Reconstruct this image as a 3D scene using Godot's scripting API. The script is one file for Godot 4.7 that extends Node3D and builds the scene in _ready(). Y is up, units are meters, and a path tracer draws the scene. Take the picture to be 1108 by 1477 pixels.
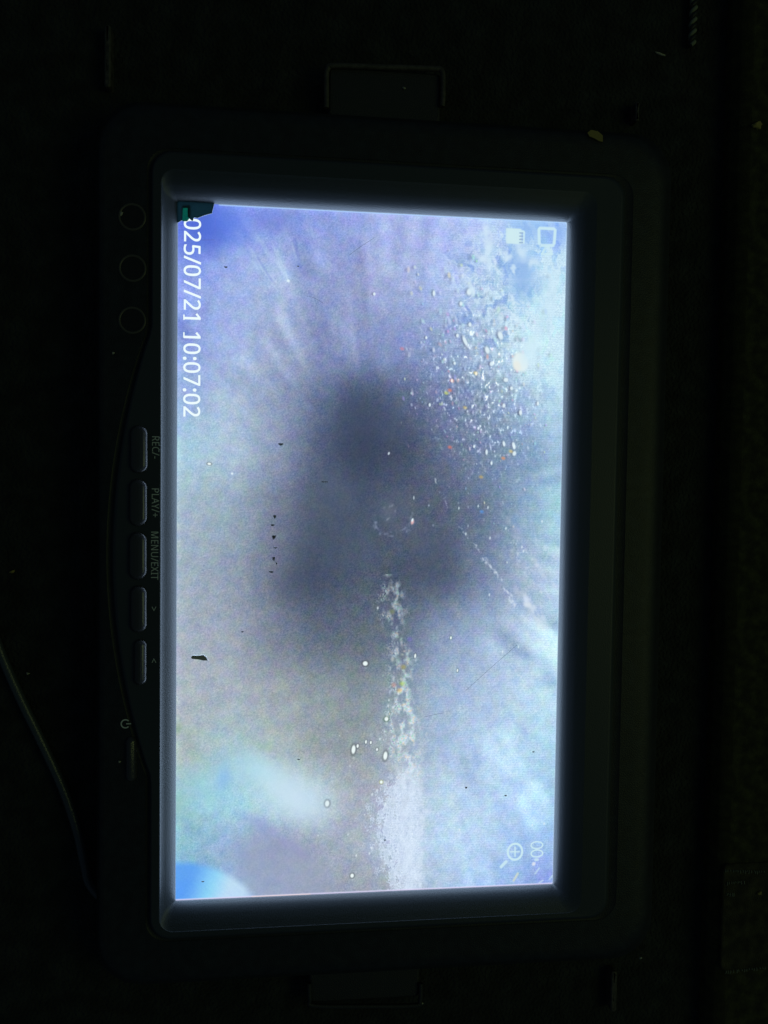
extends Node3D
# A pipe-inspection monitor lying in its dark case, screen on. Lengths below are in millimetres from the
# middle of the screen (x across, y up from the glass, z along the timestamp) and are turned into metres by MM.
const MM := 0.001
const SCREEN_W := 87.0
const SCREEN_H := 154.0
const TEX_K := 8.0                      # screen pixels per millimetre
var rng := RandomNumberGenerator.new()
var M := {}
var taken := {}

func _ready() -> void:
	rng.seed = 20250721
	camera_and_light()
	materials()
	setting()
	monitor()
	fittings()
	cable()
	debris()

# ------------------------------------------------------------------ camera, light
func camera_and_light() -> void:
	var cam := Camera3D.new()
	cam.name = "camera"
	cam.fov = 66.0
	cam.near = 0.005
	cam.far = 10.0
	cam.transform = Transform3D(Basis(Vector3(0.99385, 0.10993, -0.01329), Vector3(-0.00913, -0.03820, -0.99923), Vector3(-0.11035, 0.99320, -0.03696)), Vector3(-0.01736, 0.17667, -0.01692))
	add_child(cam)
	cam.current = true
	var env := Environment.new()
	env.background_mode = Environment.BG_COLOR
	env.background_color = Color(0.50, 0.63, 0.72)
	env.background_energy_multiplier = 0.07
	env.tonemap_mode = Environment.TONE_MAPPER_LINEAR
	env.tonemap_exposure = 1.0
	env.sdfgi_enabled = true
	env.ssao_enabled = true
	env.ssil_enabled = true
	var we := WorldEnvironment.new()
	we.name = "environment"
	we.environment = env
	add_child(we)
	# the light that the screen throws, the size of the screen and just in front of it
	var s := AreaLight3D.new()
	s.name = "screen_light"
	s.area_size = Vector2(SCREEN_W, SCREEN_H) * MM
	s.area_normalize_energy = false
	s.light_color = Color(0.76, 0.87, 1.0)
	s.light_energy = 1.35
	s.area_range = 4.0
	s.shadow_enabled = true
	s.transform = Transform3D(Basis(Vector3(1, 0, 0), Vector3(0, 0, 1), Vector3(0, -1, 0)), Vector3(0, 0.0001, 0))
	add_child(s)
	# the faint warm light of the place, from the right of the case
	var w := OmniLight3D.new()
	w.name = "dim_room_light"
	w.position = Vector3(0.62, 0.62, 0.03)
	w.light_color = Color(0.88, 1.0, 0.58)
	w.light_energy = 0.042
	w.light_size = 0.22
	w.omni_range = 6.0
	w.omni_attenuation = 2.0
	w.shadow_enabled = true
	add_child(w)

# ------------------------------------------------------------------ helpers
func numbered(called: String) -> String:
	if not taken.has(called):
		taken[called] = 0
		return called
	taken[called] += 1
	return "%s_%03d" % [called, taken[called]]

func thing(called: String, label: String, category: String, at := Vector3.ZERO, group := "") -> Node3D:
	var o := Node3D.new()
	o.name = numbered(called)
	o.position = at * MM
	add_child(o)
	tag(o, label, category, group)
	return o

func tag(o: Node3D, label: String, category: String, group := "") -> void:
	o.set_meta("label", label)
	o.set_meta("category", category)
	if group:
		o.set_meta("group", group)

func obj(called: String, mesh: Mesh, mat: Material, parent: Node = self) -> MeshInstance3D:
	var o := MeshInstance3D.new()
	o.name = numbered(called) if parent == self else called
	o.mesh = mesh
	o.material_override = mat
	o.cast_shadow = GeometryInstance3D.SHADOW_CASTING_SETTING_ON
	parent.add_child(o, true)
	return o

# rings of points joined into a skin; bands[i] is the smoothing group between ring i and i + 1
func loft(rings: Array, bands: Array, cap_first := false, cap_last := false, closed := true) -> ArrayMesh:
	var st := SurfaceTool.new()
	st.begin(Mesh.PRIMITIVE_TRIANGLES)
	skin(st, rings, bands, cap_first, cap_last, closed)
	st.generate_normals()
	return st.commit()

func skin(st: SurfaceTool, rings: Array, bands: Array, cap_first := false, cap_last := false, closed := true) -> void:
	var n: int = rings[0].size()
	for i in rings.size() - 1:
		st.set_smooth_group(bands[i] if i < bands.size() else bands[-1])
		for k in (n if closed else n - 1):
			var a: Vector3 = rings[i][k] * MM
			var b: Vector3 = rings[i][(k + 1) % n] * MM
			var c: Vector3 = rings[i + 1][(k + 1) % n] * MM
			var d: Vector3 = rings[i + 1][k] * MM
			for p in [a, b, c, a, c, d]:
				st.add_vertex(p)
	for e in [[cap_first, 0], [cap_last, rings.size() - 1]]:
		if not e[0]:
			continue
		st.set_smooth_group(90 + int(e[1]))
		var ring: PackedVector3Array = rings[e[1]]
		var mid := Vector3.ZERO
		for p in ring:
			mid += p / ring.size()
		for k in n:
			var tri := [mid * MM, ring[k] * MM, ring[(k + 1) % n] * MM]
			if e[1] == 0:
				tri.reverse()
			for p in tri:
				st.add_vertex(p)

# a rounded rectangle seen from above; the left side may swell outwards in a bow
func ring(l: float, r: float, t: float, b: float, rad: float, h: float, bow := 0.0) -> PackedVector3Array:
	var p := PackedVector3Array()
	var corners := [[r - rad, t + rad, -PI / 2], [r - rad, b - rad, 0.0], [l + rad, b - rad, PI / 2], [l + rad, t + rad, PI]]
	for c in 4:
		for k in 9:
			var a: float = corners[c][2] + PI / 2 * k / 8.0
			p.append(Vector3(corners[c][0] + cos(a) * rad, h, corners[c][1] + sin(a) * rad))
		if c == 2:
			for k in range(1, 70):
				var z := lerpf(b - rad, t + rad, k / 70.0)
				var u := absf(z - BOW_AT) / 48.5
				var s := maxf(0.0, 1.0 - u * u)
				s = s if s > 0.12 else s * s / 0.24 + 0.06 * smoothstep(0.0, 0.12, s)
				p.append(Vector3(l - bow * s, h, z))
		else:
			var n0: Array = corners[(c + 1) % 4]
			var from := p[-1]
			var to := Vector3(n0[0] + cos(n0[2]) * rad, h, n0[1] + sin(n0[2]) * rad)
			for k in range(1, 12):
				p.append(from.lerp(to, k / 12.0))
	return p
const BOW_AT := 76.31 - 77.0

func pill(w: float, len: float, h: float) -> ArrayMesh:
	var rings := []
	for s in [[0.0, -0.6], [0.0, h - 0.75], [0.25, h - 0.38], [0.55, h - 0.1], [0.8, h], [w * 0.42, h + 0.1]]:
		var ring_ := PackedVector3Array()
		var r: float = w / 2 - s[0]
		for k in 32:
			var a := TAU * k / 32.0
			ring_.append(Vector3(cos(a) * r, s[1], sin(a) * r + signf(sin(a) + 0.0001) * (len - w) / 2))
		rings.append(ring_)
	return loft(rings, [1, 2, 2, 2, 2], false, true)

func tube(path: Array, radius: float, sides := 10, ends := true) -> ArrayMesh:
	var rings := []
	for i in path.size():
		var d: Vector3 = (path[mini(i + 1, path.size() - 1)] - path[maxi(i - 1, 0)]).normalized()
		var x := d.cross(Vector3.UP if absf(d.y) < 0.95 else Vector3.RIGHT).normalized()
		var y := x.cross(d)
		var q := PackedVector3Array()
		for k in sides:
			var a := TAU * k / sides
			q.append(path[i] + (x * cos(a) + y * sin(a)) * radius)
		rings.append(q)
	return loft(rings, [1], ends, ends)

func smooth_path(pts: Array, per := 10) -> Array:
	var out := []
	for i in pts.size() - 1:
		for k in per:
			out.append(pts[i].cubic_interpolate(pts[i + 1], pts[maxi(i - 1, 0)], pts[mini(i + 2, pts.size() - 1)], k / float(per)))
	out.append(pts[-1])
	return out

# a block with rounded plan and a chamfered top
func block(l: float, r: float, t: float, b: float, rad: float, h0: float, h1: float, ch: float) -> ArrayMesh:
	return loft([ring(l, r, t, b, rad, h0), ring(l, r, t, b, rad, h1 - ch), ring(l + ch * 0.3, r - ch * 0.3, t + ch * 0.3, b - ch * 0.3, rad, h1 - ch * 0.3), ring(l + ch, r - ch, t + ch, b - ch, rad, h1)], [1, 2, 2], false, true)

# a thin sheet cut to an outline
func sheet(outline: PackedVector2Array, h0: float, h1: float, edge := 0.0) -> ArrayMesh:
	var st := SurfaceTool.new()
	st.begin(Mesh.PRIMITIVE_TRIANGLES)
	st.set_smooth_group(-1)
	var tri := Geometry2D.triangulate_polygon(outline)
	for k in tri.size():
		var q := outline[tri[k]]
		st.add_vertex(Vector3(q.x, h1, q.y) * MM)
	for k in outline.size():
		var a := outline[k]
		var b := outline[(k + 1) % outline.size()]
		for p in [Vector3(a.x, h0, a.y), Vector3(b.x, h0, b.y), Vector3(b.x, h1, b.y), Vector3(a.x, h0, a.y), Vector3(b.x, h1, b.y), Vector3(a.x, h1, a.y)]:
			st.add_vertex(p * MM)
	st.generate_normals()
	return st.commit()

# a small irregular lump
func lump(size: Vector3, seed_: int) -> ArrayMesh:
	var r := RandomNumberGenerator.new()
	r.seed = seed_
	var nz := FastNoiseLite.new()
	nz.seed = seed_
	nz.frequency = 0.9
	var rings := []
	for i in 9:
		var a := PI * (i + 0.02) / 8.04
		var q := PackedVector3Array()
		for k in 8:
			var b := TAU * k / 14.0
			var d := Vector3(sin(a) * cos(b), cos(a), sin(a) * sin(b))
			var s := 1.0 + 0.55 * nz.get_noise_3dv(d * 1.6) + r.randf_range(-0.06, 0.06)
			q.append(d * s * size * 0.5 + Vector3(0, size.y * 0.35, 0))
		rings.append(q)
	return loft(rings, [1], true, true)

func lettering(text: String, font_name: String, em: float, at: Vector3, mat: Material, parent: Node, called: String, squeeze := 1.0, weight := 400) -> MeshInstance3D:
	var f := SystemFont.new()
	f.font_names = PackedStringArray([font_name])
	f.font_weight = weight
	var tm := TextMesh.new()
	tm.text = text
	var bold := FontVariation.new()
	bold.base_font = f
	bold.variation_embolden = 0.3 if parent != self and called == "timestamp" else 0.0
	tm.font = bold
	tm.font_size = 64
	tm.pixel_size = 0.01
	tm.depth = 0.002
	tm.curve_step = 1.0
	tm.horizontal_alignment = HORIZONTAL_ALIGNMENT_CENTER
	tm.vertical_alignment = VERTICAL_ALIGNMENT_CENTER
	var o := obj(called, tm, mat, parent)
	var k := em * MM / 0.64                # metres per mesh unit: the mesh is drawn with an em of 0.64
	o.transform = Transform3D(Basis(Vector3(0, 0, k * squeeze), Vector3(k, 0, 0), Vector3(0, k, 0)), at * MM)
	return o

# ------------------------------------------------------------------ materials
func noise_tex(freq: float, oct: int, as_normal: bool, bump: float, size := 512, lo := Color.BLACK, hi := Color.WHITE, type := FastNoiseLite.TYPE_SIMPLEX_SMOOTH) -> NoiseTexture2D:
	var n := FastNoiseLite.new()
	n.noise_type = type
	n.frequency = freq
	n.fractal_octaves = oct
	n.seed = 7
	var t := NoiseTexture2D.new()
	t.width = size
	t.height = size
	t.seamless = true
	t.noise = n
	t.as_normal_map = as_normal
	t.bump_strength = bump
	if not as_normal:
		var g := Gradient.new()
		g.set_color(0, lo)
		g.set_color(1, hi)
		t.color_ramp = g
	return t

func plain(albedo: Color, rough: float, normal: Texture2D = null, strength := 0.4, scale := 25.0, colour: Texture2D = null, rough_tex: Texture2D = null) -> StandardMaterial3D:
	var m := StandardMaterial3D.new()
	m.albedo_color = albedo.linear_to_srgb()
	m.roughness = rough
	if normal or colour or rough_tex:
		m.uv1_triplanar = true
		m.uv1_world_triplanar = true
		m.uv1_scale = Vector3.ONE * scale
	if normal:
		m.normal_enabled = true
		m.normal_texture = normal
		m.normal_scale = strength
	if colour:
		m.albedo_texture = colour
	if rough_tex:
		m.roughness_texture = rough_tex
	return m

func materials() -> void:
	var grain := noise_tex(0.18, 3, true, 4.0)
	var foam := noise_tex(0.12, 4, true, 10.0)
	var weave := noise_tex(0.35, 2, true, 9.0, 512, Color.BLACK, Color.WHITE, FastNoiseLite.TYPE_CELLULAR)
	var dusty := noise_tex(0.02, 5, false, 1.0, 512, Color(0.45, 0.45, 0.45), Color(1, 1, 1))
	M.housing = plain(Color(0.012, 0.017, 0.021), 0.55, grain, 0.35, 30.0, dusty)
	M.bezel = plain(Color(0.027, 0.034, 0.042), 0.46, grain, 0.16, 30.0)
	M.button = plain(Color(0.042, 0.042, 0.048), 0.22, grain, 0.1, 30.0)
	M.print_ = plain(Color(0.62, 0.68, 0.64), 0.7)
	M.metal_ring = plain(Color(0.07, 0.065, 0.05), 0.45)
	M.hole = plain(Color(0.006, 0.006, 0.007), 0.6)
	M.lining = plain(Color(0.022, 0.027, 0.024), 0.95, foam, 0.45, 14.0, dusty)
	M.bracket = plain(Color(0.014, 0.016, 0.019), 0.6, grain, 0.5, 30.0)
	M.edge_worn = plain(Color(0.10, 0.09, 0.075), 0.6, grain, 0.6, 40.0, dusty)
	M.fabric = plain(Color(0.075, 0.075, 0.022), 1.0, weave, 1.0, 30.0, dusty)
	M.patch = plain(Color(0.080, 0.072, 0.030), 1.0, weave, 1.0, 22.0, dusty)
	M.thread = plain(Color(0.16, 0.18, 0.13), 0.9)
	M.rubber = plain(Color(0.045, 0.055, 0.065), 0.33, grain, 0.3, 25.0)
	M.pale_dirt = plain(Color(0.36, 0.36, 0.28), 0.9)
	M.straw = plain(Color(0.26, 0.21, 0.06), 0.9, grain, 0.8, 60.0)
	M.flake = plain(Color(0.55, 0.54, 0.54), 0.85, grain, 0.8, 60.0)
	M.tape = plain(Color(0.012, 0.028, 0.026), 0.4, grain, 0.3, 40.0)
	var film := plain(Color(0.01, 0.10, 0.06), 0.35)
	film.backlight_enabled = true
	film.backlight = Color(0.01, 0.22, 0.16)
	M.film = film
	M.tape.backlight_enabled = true
	M.tape.backlight = Color(0.035, 0.10, 0.11)
	for q in [["dirt", Color(0.12, 0.12, 0.12, 0.85)], ["hair", Color(0.12, 0.12, 0.16, 0.45)]]:
		var thin := plain(q[1], 0.9)
		thin.transparency = BaseMaterial3D.TRANSPARENCY_ALPHA
		thin.albedo_color.a = q[1].a
		M[q[0]] = thin
	var lit := StandardMaterial3D.new()
	lit.albedo_color = Color(0.02, 0.02, 0.02)
	lit.emission_enabled = true
	lit.emission = Color(0.93, 0.99, 1.0)
	M.lit_letters = lit
	var scr := StandardMaterial3D.new()
	scr.albedo_color = Color(0.02, 0.02, 0.02)
	scr.roughness = 0.3
	scr.emission_enabled = true
	scr.emission = Color.BLACK
	scr.emission_texture = screen_picture()
	scr.emission_energy_multiplier = 1.0
	M.screen = scr

# ------------------------------------------------------------------ the picture shown on the screen
# a sewer pipe seen along its axis: lit walls, a dark middle, a stream on the floor, beads of water.
# All places are millimetres from the screen's top-left corner.
var W := int(SCREEN_W * TEX_K)
var H := int(SCREEN_H * TEX_K)
var px := PackedFloat32Array()

func dab(at: Vector2, rx: float, ry: float, turn: float, c: Color, alpha: float, soft := 0.6) -> void:
	var reach := maxf(rx, ry) + 0.3
	var ca := cos(turn)
	var sa := sin(turn)
	for y in range(maxi(0, int((at.y - reach) * TEX_K)), mini(H, int((at.y + reach) * TEX_K) + 2)):
		for x in range(maxi(0, int((at.x - reach) * TEX_K)), mini(W, int((at.x + reach) * TEX_K) + 2)):
			var dx := (x + 0.5) / TEX_K - at.x
			var dy := (y + 0.5) / TEX_K - at.y
			var u := (dx * ca + dy * sa) / rx
			var v := (-dx * sa + dy * ca) / ry
			var a := alpha * (1.0 - smoothstep(1.0 - soft, 1.0, sqrt(u * u + v * v)))
			if a > 0.0:
				var k := (y * W + x) * 3
				px[k] = lerpf(px[k], c.r, a)
				px[k + 1] = lerpf(px[k + 1], c.g, a)
				px[k + 2] = lerpf(px[k + 2], c.b, a)

func stroke(a: Vector2, b: Vector2, half: float, c: Color, alpha: float, soft := 0.6) -> void:
	for y in range(maxi(0, int((minf(a.y, b.y) - half) * TEX_K)), mini(H, int((maxf(a.y, b.y) + half) * TEX_K) + 2)):
		for x in range(maxi(0, int((minf(a.x, b.x) - half) * TEX_K)), mini(W, int((maxf(a.x, b.x) + half) * TEX_K) + 2)):
			var p := Vector2((x + 0.5) / TEX_K, (y + 0.5) / TEX_K)
			var d := p.distance_to(Geometry2D.get_closest_point_to_segment(p, a, b)) / half
			var al := alpha * (1.0 - smoothstep(1.0 - soft, 1.0, d))
			if al > 0.0:
				var k := (y * W + x) * 3
				px[k] = lerpf(px[k], c.r, al)
				px[k + 1] = lerpf(px[k + 1], c.g, al)
				px[k + 2] = lerpf(px[k + 2], c.b, al)

func hoop(at: Vector2, rx: float, ry: float, half: float, c: Color, alpha: float) -> void:
	for k in 40:
		var a := TAU * k / 40.0
		var b := TAU * (k + 1) / 40.0
		stroke(at + Vector2(cos(a) * rx, sin(a) * ry), at + Vector2(cos(b) * rx, sin(b) * ry), half, c, alpha, 0.7)

func bead(at: Vector2, rx: float, ry: float, rim := Color(0.25, 0.28, 0.3), core := Color(0.95, 1, 1)) -> void:
	dab(at, rx * 1.6, ry * 1.45, 0.1, rim, 0.6, 0.6)
	dab(at, rx, ry, 0.1, core, 0.97, 0.5)
	dab(at + Vector2(0.1, ry * 1.5), rx * 0.7, ry * 0.5, 0.0, core, 0.25, 0.9)

func knots_of(v: float, knots: Array) -> Array:
	for i in knots.size() - 1:
		if v < knots[i + 1] or i == knots.size() - 2:
			var t := clampf((v - knots[i]) / (knots[i + 1] - knots[i]), 0.0, 1.0)
			return [i, lerpf(t, t * t * (3.0 - 2.0 * t), 0.5)]
	return [0, 0.0]

func noise(freq: float, oct: int, seed_: int) -> FastNoiseLite:
	var n := FastNoiseLite.new()
	n.noise_type = FastNoiseLite.TYPE_SIMPLEX_SMOOTH
	n.frequency = freq
	n.fractal_octaves = oct
	n.seed = seed_
	return n

func screen_picture() -> ImageTexture:
	# the broad tones of the pipe, on a loose lattice
	var xs := [0.82, 11.32, 21.96, 31.2, 40.54, 50, 59.56, 69.24, 79.04, 86.46]
	var ys := [0.69, 14.4, 29.72, 42.05, 52.9, 66.92, 81.03, 95.22, 107.91, 120.66, 131.88, 143.16, 153.67]
	var tones := [
		[0x5a69d2, 0x7f90ec, 0x8290dc, 0x8794dd, 0x95a0e0, 0xa2aae4, 0xa6b0ec, 0xb0c0f0, 0x98b8ee, 0x88a6ee],
		[0x8190e0, 0x96a4e2, 0xa4b2e2, 0x8a94cc, 0x949acd, 0x9ea8dc, 0xa8b6ec, 0xa8bce6, 0xb6d2f2, 0xb8d6f2],
		[0x8494da, 0xa0ade2, 0x929bc6, 0x868ebe, 0x828cbe, 0x828cc3, 0x8c9bc8, 0xa4b6dc, 0xc4dcf4, 0xbedcf4],
		[0x96a8dc, 0xa4b2d6, 0x8a93b8, 0x626c92, 0x444e6c, 0x586284, 0x7079a6, 0x8392b6, 0x98acd6, 0xaac6e8],
		[0xa4c0dc, 0xa8b8d8, 0x868eb2, 0x565e7e, 0x373e58, 0x444b66, 0x626b8c, 0x7482a8, 0x8298c0, 0x9ab2da],
		[0x9eabc6, 0x909eb8, 0x737896, 0x525a72, 0x4c556e, 0x555c73, 0x565d78, 0x667292, 0x8ba2c6, 0xa0c4e0],
		[0x9ba5be, 0x8c94b0, 0x696e88, 0x444c64, 0x505870, 0x4c546b, 0x525a75, 0x727ea2, 0x9caace, 0xb2c4e6],
		[0xa0a5be, 0x969bb4, 0x767c94, 0x5f6780, 0x62697d, 0x646e88, 0x8692b8, 0x9aaad0, 0xa6b6dc, 0xb4ceee],
		[0xa5aabe, 0xa0a6bc, 0x999dae, 0x8b92a3, 0x838a9a, 0x8490a8, 0x9cacd0, 0xa5b4dc, 0xb4c8ea, 0xb8d2f0],
		[0xa5afb9, 0xa0b6cb, 0xa5afbe, 0x9298a8, 0x8e93a2, 0x9aa4be, 0xa0b0d7, 0xafc3eb, 0xafc8ec, 0xaac8ec],
		[0x96b8cd, 0x9bc2e0, 0xb4cde1, 0xb8c6dc, 0xa0a2ba, 0xa5aac8, 0xb4c6e6, 0xb4c8f0, 0xaac2f0, 0xa0bee6],
		[0x86b0ce, 0x92a6d2, 0x9096c3, 0x999fba, 0xa0a6c0, 0xafbadc, 0xb4c8ee, 0xb4c8f0, 0xa0b8ec, 0x90acE2],
		[0x6a9ae0, 0x8ca8dc, 0x94a0cc, 0x969bbe, 0x9699b0, 0x9ba0b9, 0xa8b8dc, 0xa6bef0, 0x96b0e6, 0x8290dc]]
	var low := Image.create(88, 155, false, Image.FORMAT_RGBF)
	for y in 155:
		var r := knots_of(y, ys)
		for x in 88:
			var c := knots_of(x, xs)
			var q := []
			for d in [[0, 0], [0, 1], [1, 0], [1, 1]]:
				var hx: int = tones[r[0] + d[0]][c[0] + d[1]]
				q.append(Color((hx >> 16) / 255.0 * 1.065 - 0.018, ((hx >> 8) & 255) / 255.0 * 1.10 - 0.018, minf(0.985, (hx & 255) / 255.0 * 1.03 - 0.012)))
			var top: Color = q[0].lerp(q[1], c[1])
			low.set_pixel(x, y, top.lerp(q[2].lerp(q[3], c[1]), r[1]))
	low.resize(22, 39, Image.INTERPOLATE_LANCZOS)
	low.resize(W, H, Image.INTERPOLATE_CUBIC)
	px = low.get_data().to_float32_array()
	var streaks := noise(0.17, 2, 3)
	var mottle := noise(0.22, 3, 11)
	var hue_a := noise(0.22, 2, 21)
	var hue_b := noise(0.26, 2, 31)
	var lumps := noise(0.15, 4, 41)
	var fine := noise(0.75, 2, 51)
	var squiggle := noise(0.20, 2, 81)
	var flow := noise(0.28, 3, 61)
	var eye := Vector2(44.35, 66.12)
	var grit := Vector2(66.96, 39.1)
	var stream := [[80.71, 47.31, 1.6], [84.17, 47.78, 3.2], [88.9, 47.94, 4.2], [93.32, 48.57, 2.4], [95.53, 49.05, 1.2], [98.38, 49.68, 3.4], [103.93, 50, 3.2], [108.7, 50, 3.0], [112.68, 50.63, 4.6], [117.47, 50.31, 5.2], [122.26, 50.95, 4.8], [125.14, 52.85, 2.6], [128.99, 51.27, 4.4], [136.71, 50.31, 5.8], [146.39, 51.27, 4.9], [156.11, 52.85, 3.6]]
	var veil := Vector2(80.28, 17.51)
	var grain := PackedFloat32Array()
	grain.resize(W * 3)
	var last := PackedFloat32Array()
	last.resize(W * 3)
	for y in H:
		var my := (y + 0.5) / TEX_K
		var sx := 0.0
		var sw := 0.0
		for i in stream.size() - 1:
			if my >= stream[i][0] and my < stream[i + 1][0]:
				var t: float = (my - stream[i][0]) / (stream[i + 1][0] - stream[i][0])
				sx = lerpf(stream[i][1], stream[i + 1][1], t)
				sw = lerpf(stream[i][2], stream[i + 1][2], t) * 1.1
		var rows := 1.0 + 0.022 * sin(my * TAU / 0.56)
		for x in W:
			var mx := (x + 0.5) / TEX_K
			var k := (y * W + x) * 3
			var r := px[k]
			var g := px[k + 1]
			var b := px[k + 2]
			var dx := mx - eye.x
			var dy := my - eye.y
			var far := sqrt(dx * dx + dy * dy)
			var a := atan2(dy, dx)
			var wall := smoothstep(16.0, 50.0, far)
			# marks that run along the pipe
			var s := streaks.get_noise_2d(a * 46.0, far * 0.07) * smoothstep(-0.25, 0.35, hue_a.get_noise_2d(mx * 0.22, my * 0.22 + 40.0))
			var upper := smoothstep(6.0, -20.0, dy)
			var lit := s * wall * (0.02 + 0.17 * upper * smoothstep(18.0, -10.0, dx) * smoothstep(-8.0, -34.0, dy) + 0.16 * smoothstep(12.0, 30.0, dx) * smoothstep(-18.0, 4.0, dy))
			lit += mottle.get_noise_2d(mx, my) * 0.045
			r *= 1.0 + lit * 1.25
			g *= 1.0 + lit * 1.15
			b *= 1.0 + lit * 0.75
			# colour mottling of the sensor
			var ha := hue_a.get_noise_2d(mx * 1.3, my)
			var hb := hue_b.get_noise_2d(mx, my * 1.2)
			r += hb * 0.030 + ha * 0.010
			g += ha * 0.020 - hb * 0.008
			b -= ha * 0.036
			# wet deposit on the upper right wall
			var v := smoothstep(0.0, 1.0, 1.3 - Vector2((mx - veil.x) / 17.0, (my - veil.y) / 27.0).length())
			if v > 0.0:
				var q := lumps.get_noise_2d(mx * 1.9 - my * 0.5, my * 1.1 + mx * 0.4)
				var w := v * smoothstep(0.02, 0.20, q + 0.35 * smoothstep(veil.x - 6.0, veil.x + 7.0, mx) - 0.10) * 0.9
				r = lerpf(r, 0.80, w)
				g = lerpf(g, 0.91, w)
				b = lerpf(b, 0.975, w)
			var sv := smoothstep(1.0, 0.3, Vector2((mx - veil.x + 9.0) / 17.0, (my - veil.y + 1.0) / 22.0).length())
			if sv > 0.0:
				var q := squiggle.get_noise_2d(mx + 1.6 * lumps.get_noise_2d(mx, my + 50.0) * 3.0, my * 0.62)
				var w := sv * (1.0 - smoothstep(0.03, 0.13, absf(q))) * 0.5
				w -= sv * smoothstep(0.2, 0.5, -q) * 0.22
				r += w * (0.86 - r if w > 0.0 else 0.6)
				g += w * (0.93 - g if w > 0.0 else 0.5)
				b += w * (1.0 - b if w > 0.0 else 0.2)
			# beaded grit on the right wall
			var gv := exp(-pow((mx - grit.x - (my - grit.y) * 0.16) / 10.0, 2.0) - pow((my - grit.y) / 15.0, 2.0))
			if gv > 0.03:
				var q := fine.get_noise_2d(mx * 1.15, my * 0.75)
				var w := gv * (q * 0.12 + 0.5 * smoothstep(0.22, 0.6, q) * smoothstep(-0.2, 0.3, mottle.get_noise_2d(mx * 1.5, my * 1.5)))
				r += w
				g += w
				b += w * 0.9
			# the stream on the floor of the pipe
			if sw > 0.0:
				var e := absf(mx - sx) / sw
				var ragged := flow.get_noise_2d(mx * 1.6, my * 0.95)
				var solid := smoothstep(119.86, 131.88, my)
				var m := 0.0
				if mx > sx:
					m = 1.0 - smoothstep(0.55, 1.1, e + ragged * 0.35)
				else:
					m = 1.0 - smoothstep(0.6, 1.0, e + ragged * 1.0 + flow.get_noise_2d(mx * 9.0, my * 5.0) * 0.75)
				var w := m * lerpf(smoothstep(-0.25, 0.5, ragged) * (0.56 + 0.36 * smoothstep(92.06, 114.28, my)), 0.84 + ragged * 0.45, solid)
				w = clampf(w, 0.0, 1.0)
				var warm := (1.0 - solid) * hue_b.get_noise_2d(mx * 3.0, my * 3.0)
				r = lerpf(r, 0.83 + warm * 0.2, w)
				g = lerpf(g, 0.895, w)
				b = lerpf(b, 0.975 - absf(warm) * 0.3, w)
			# sensor grain, a little longer than tall
			for c in 3:
				grain[x * 3 + c] = 0.0
			var n := rng.randf_range(-1.0, 1.0)
			grain[x * 3] = n * 0.8 + rng.randf_range(-0.5, 0.5)
			var n1 := (grain[x * 3] + (last[x * 3] if y > 0 else 0.0) * 0.6 + (grain[x * 3 - 3] if x > 0 else 0.0) * 0.7) * 0.044
			var ro := lerpf(1.0, rows, smoothstep(30.0, 80.0, mx) * 0.8 + 0.2)
			px[k] = (r + n1) * ro
			px[k + 1] = (g + n1 * 0.9) * ro
			px[k + 2] = (b + n1 * 0.8 + rng.randf_range(-0.012, 0.012)) * ro
		var swap := last
		last = grain
		grain = swap
	details()
	var bytes := PackedByteArray()
	bytes.resize(W * H * 3)
	for i in W * H * 3:
		bytes[i] = int(clampf(px[i], 0.0, 1.0) * 255.0)
	px = PackedFloat32Array()
	var img := Image.create_from_data(W, H, false, Image.FORMAT_RGB8, bytes)
	return ImageTexture.create_from_image(img)

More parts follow.
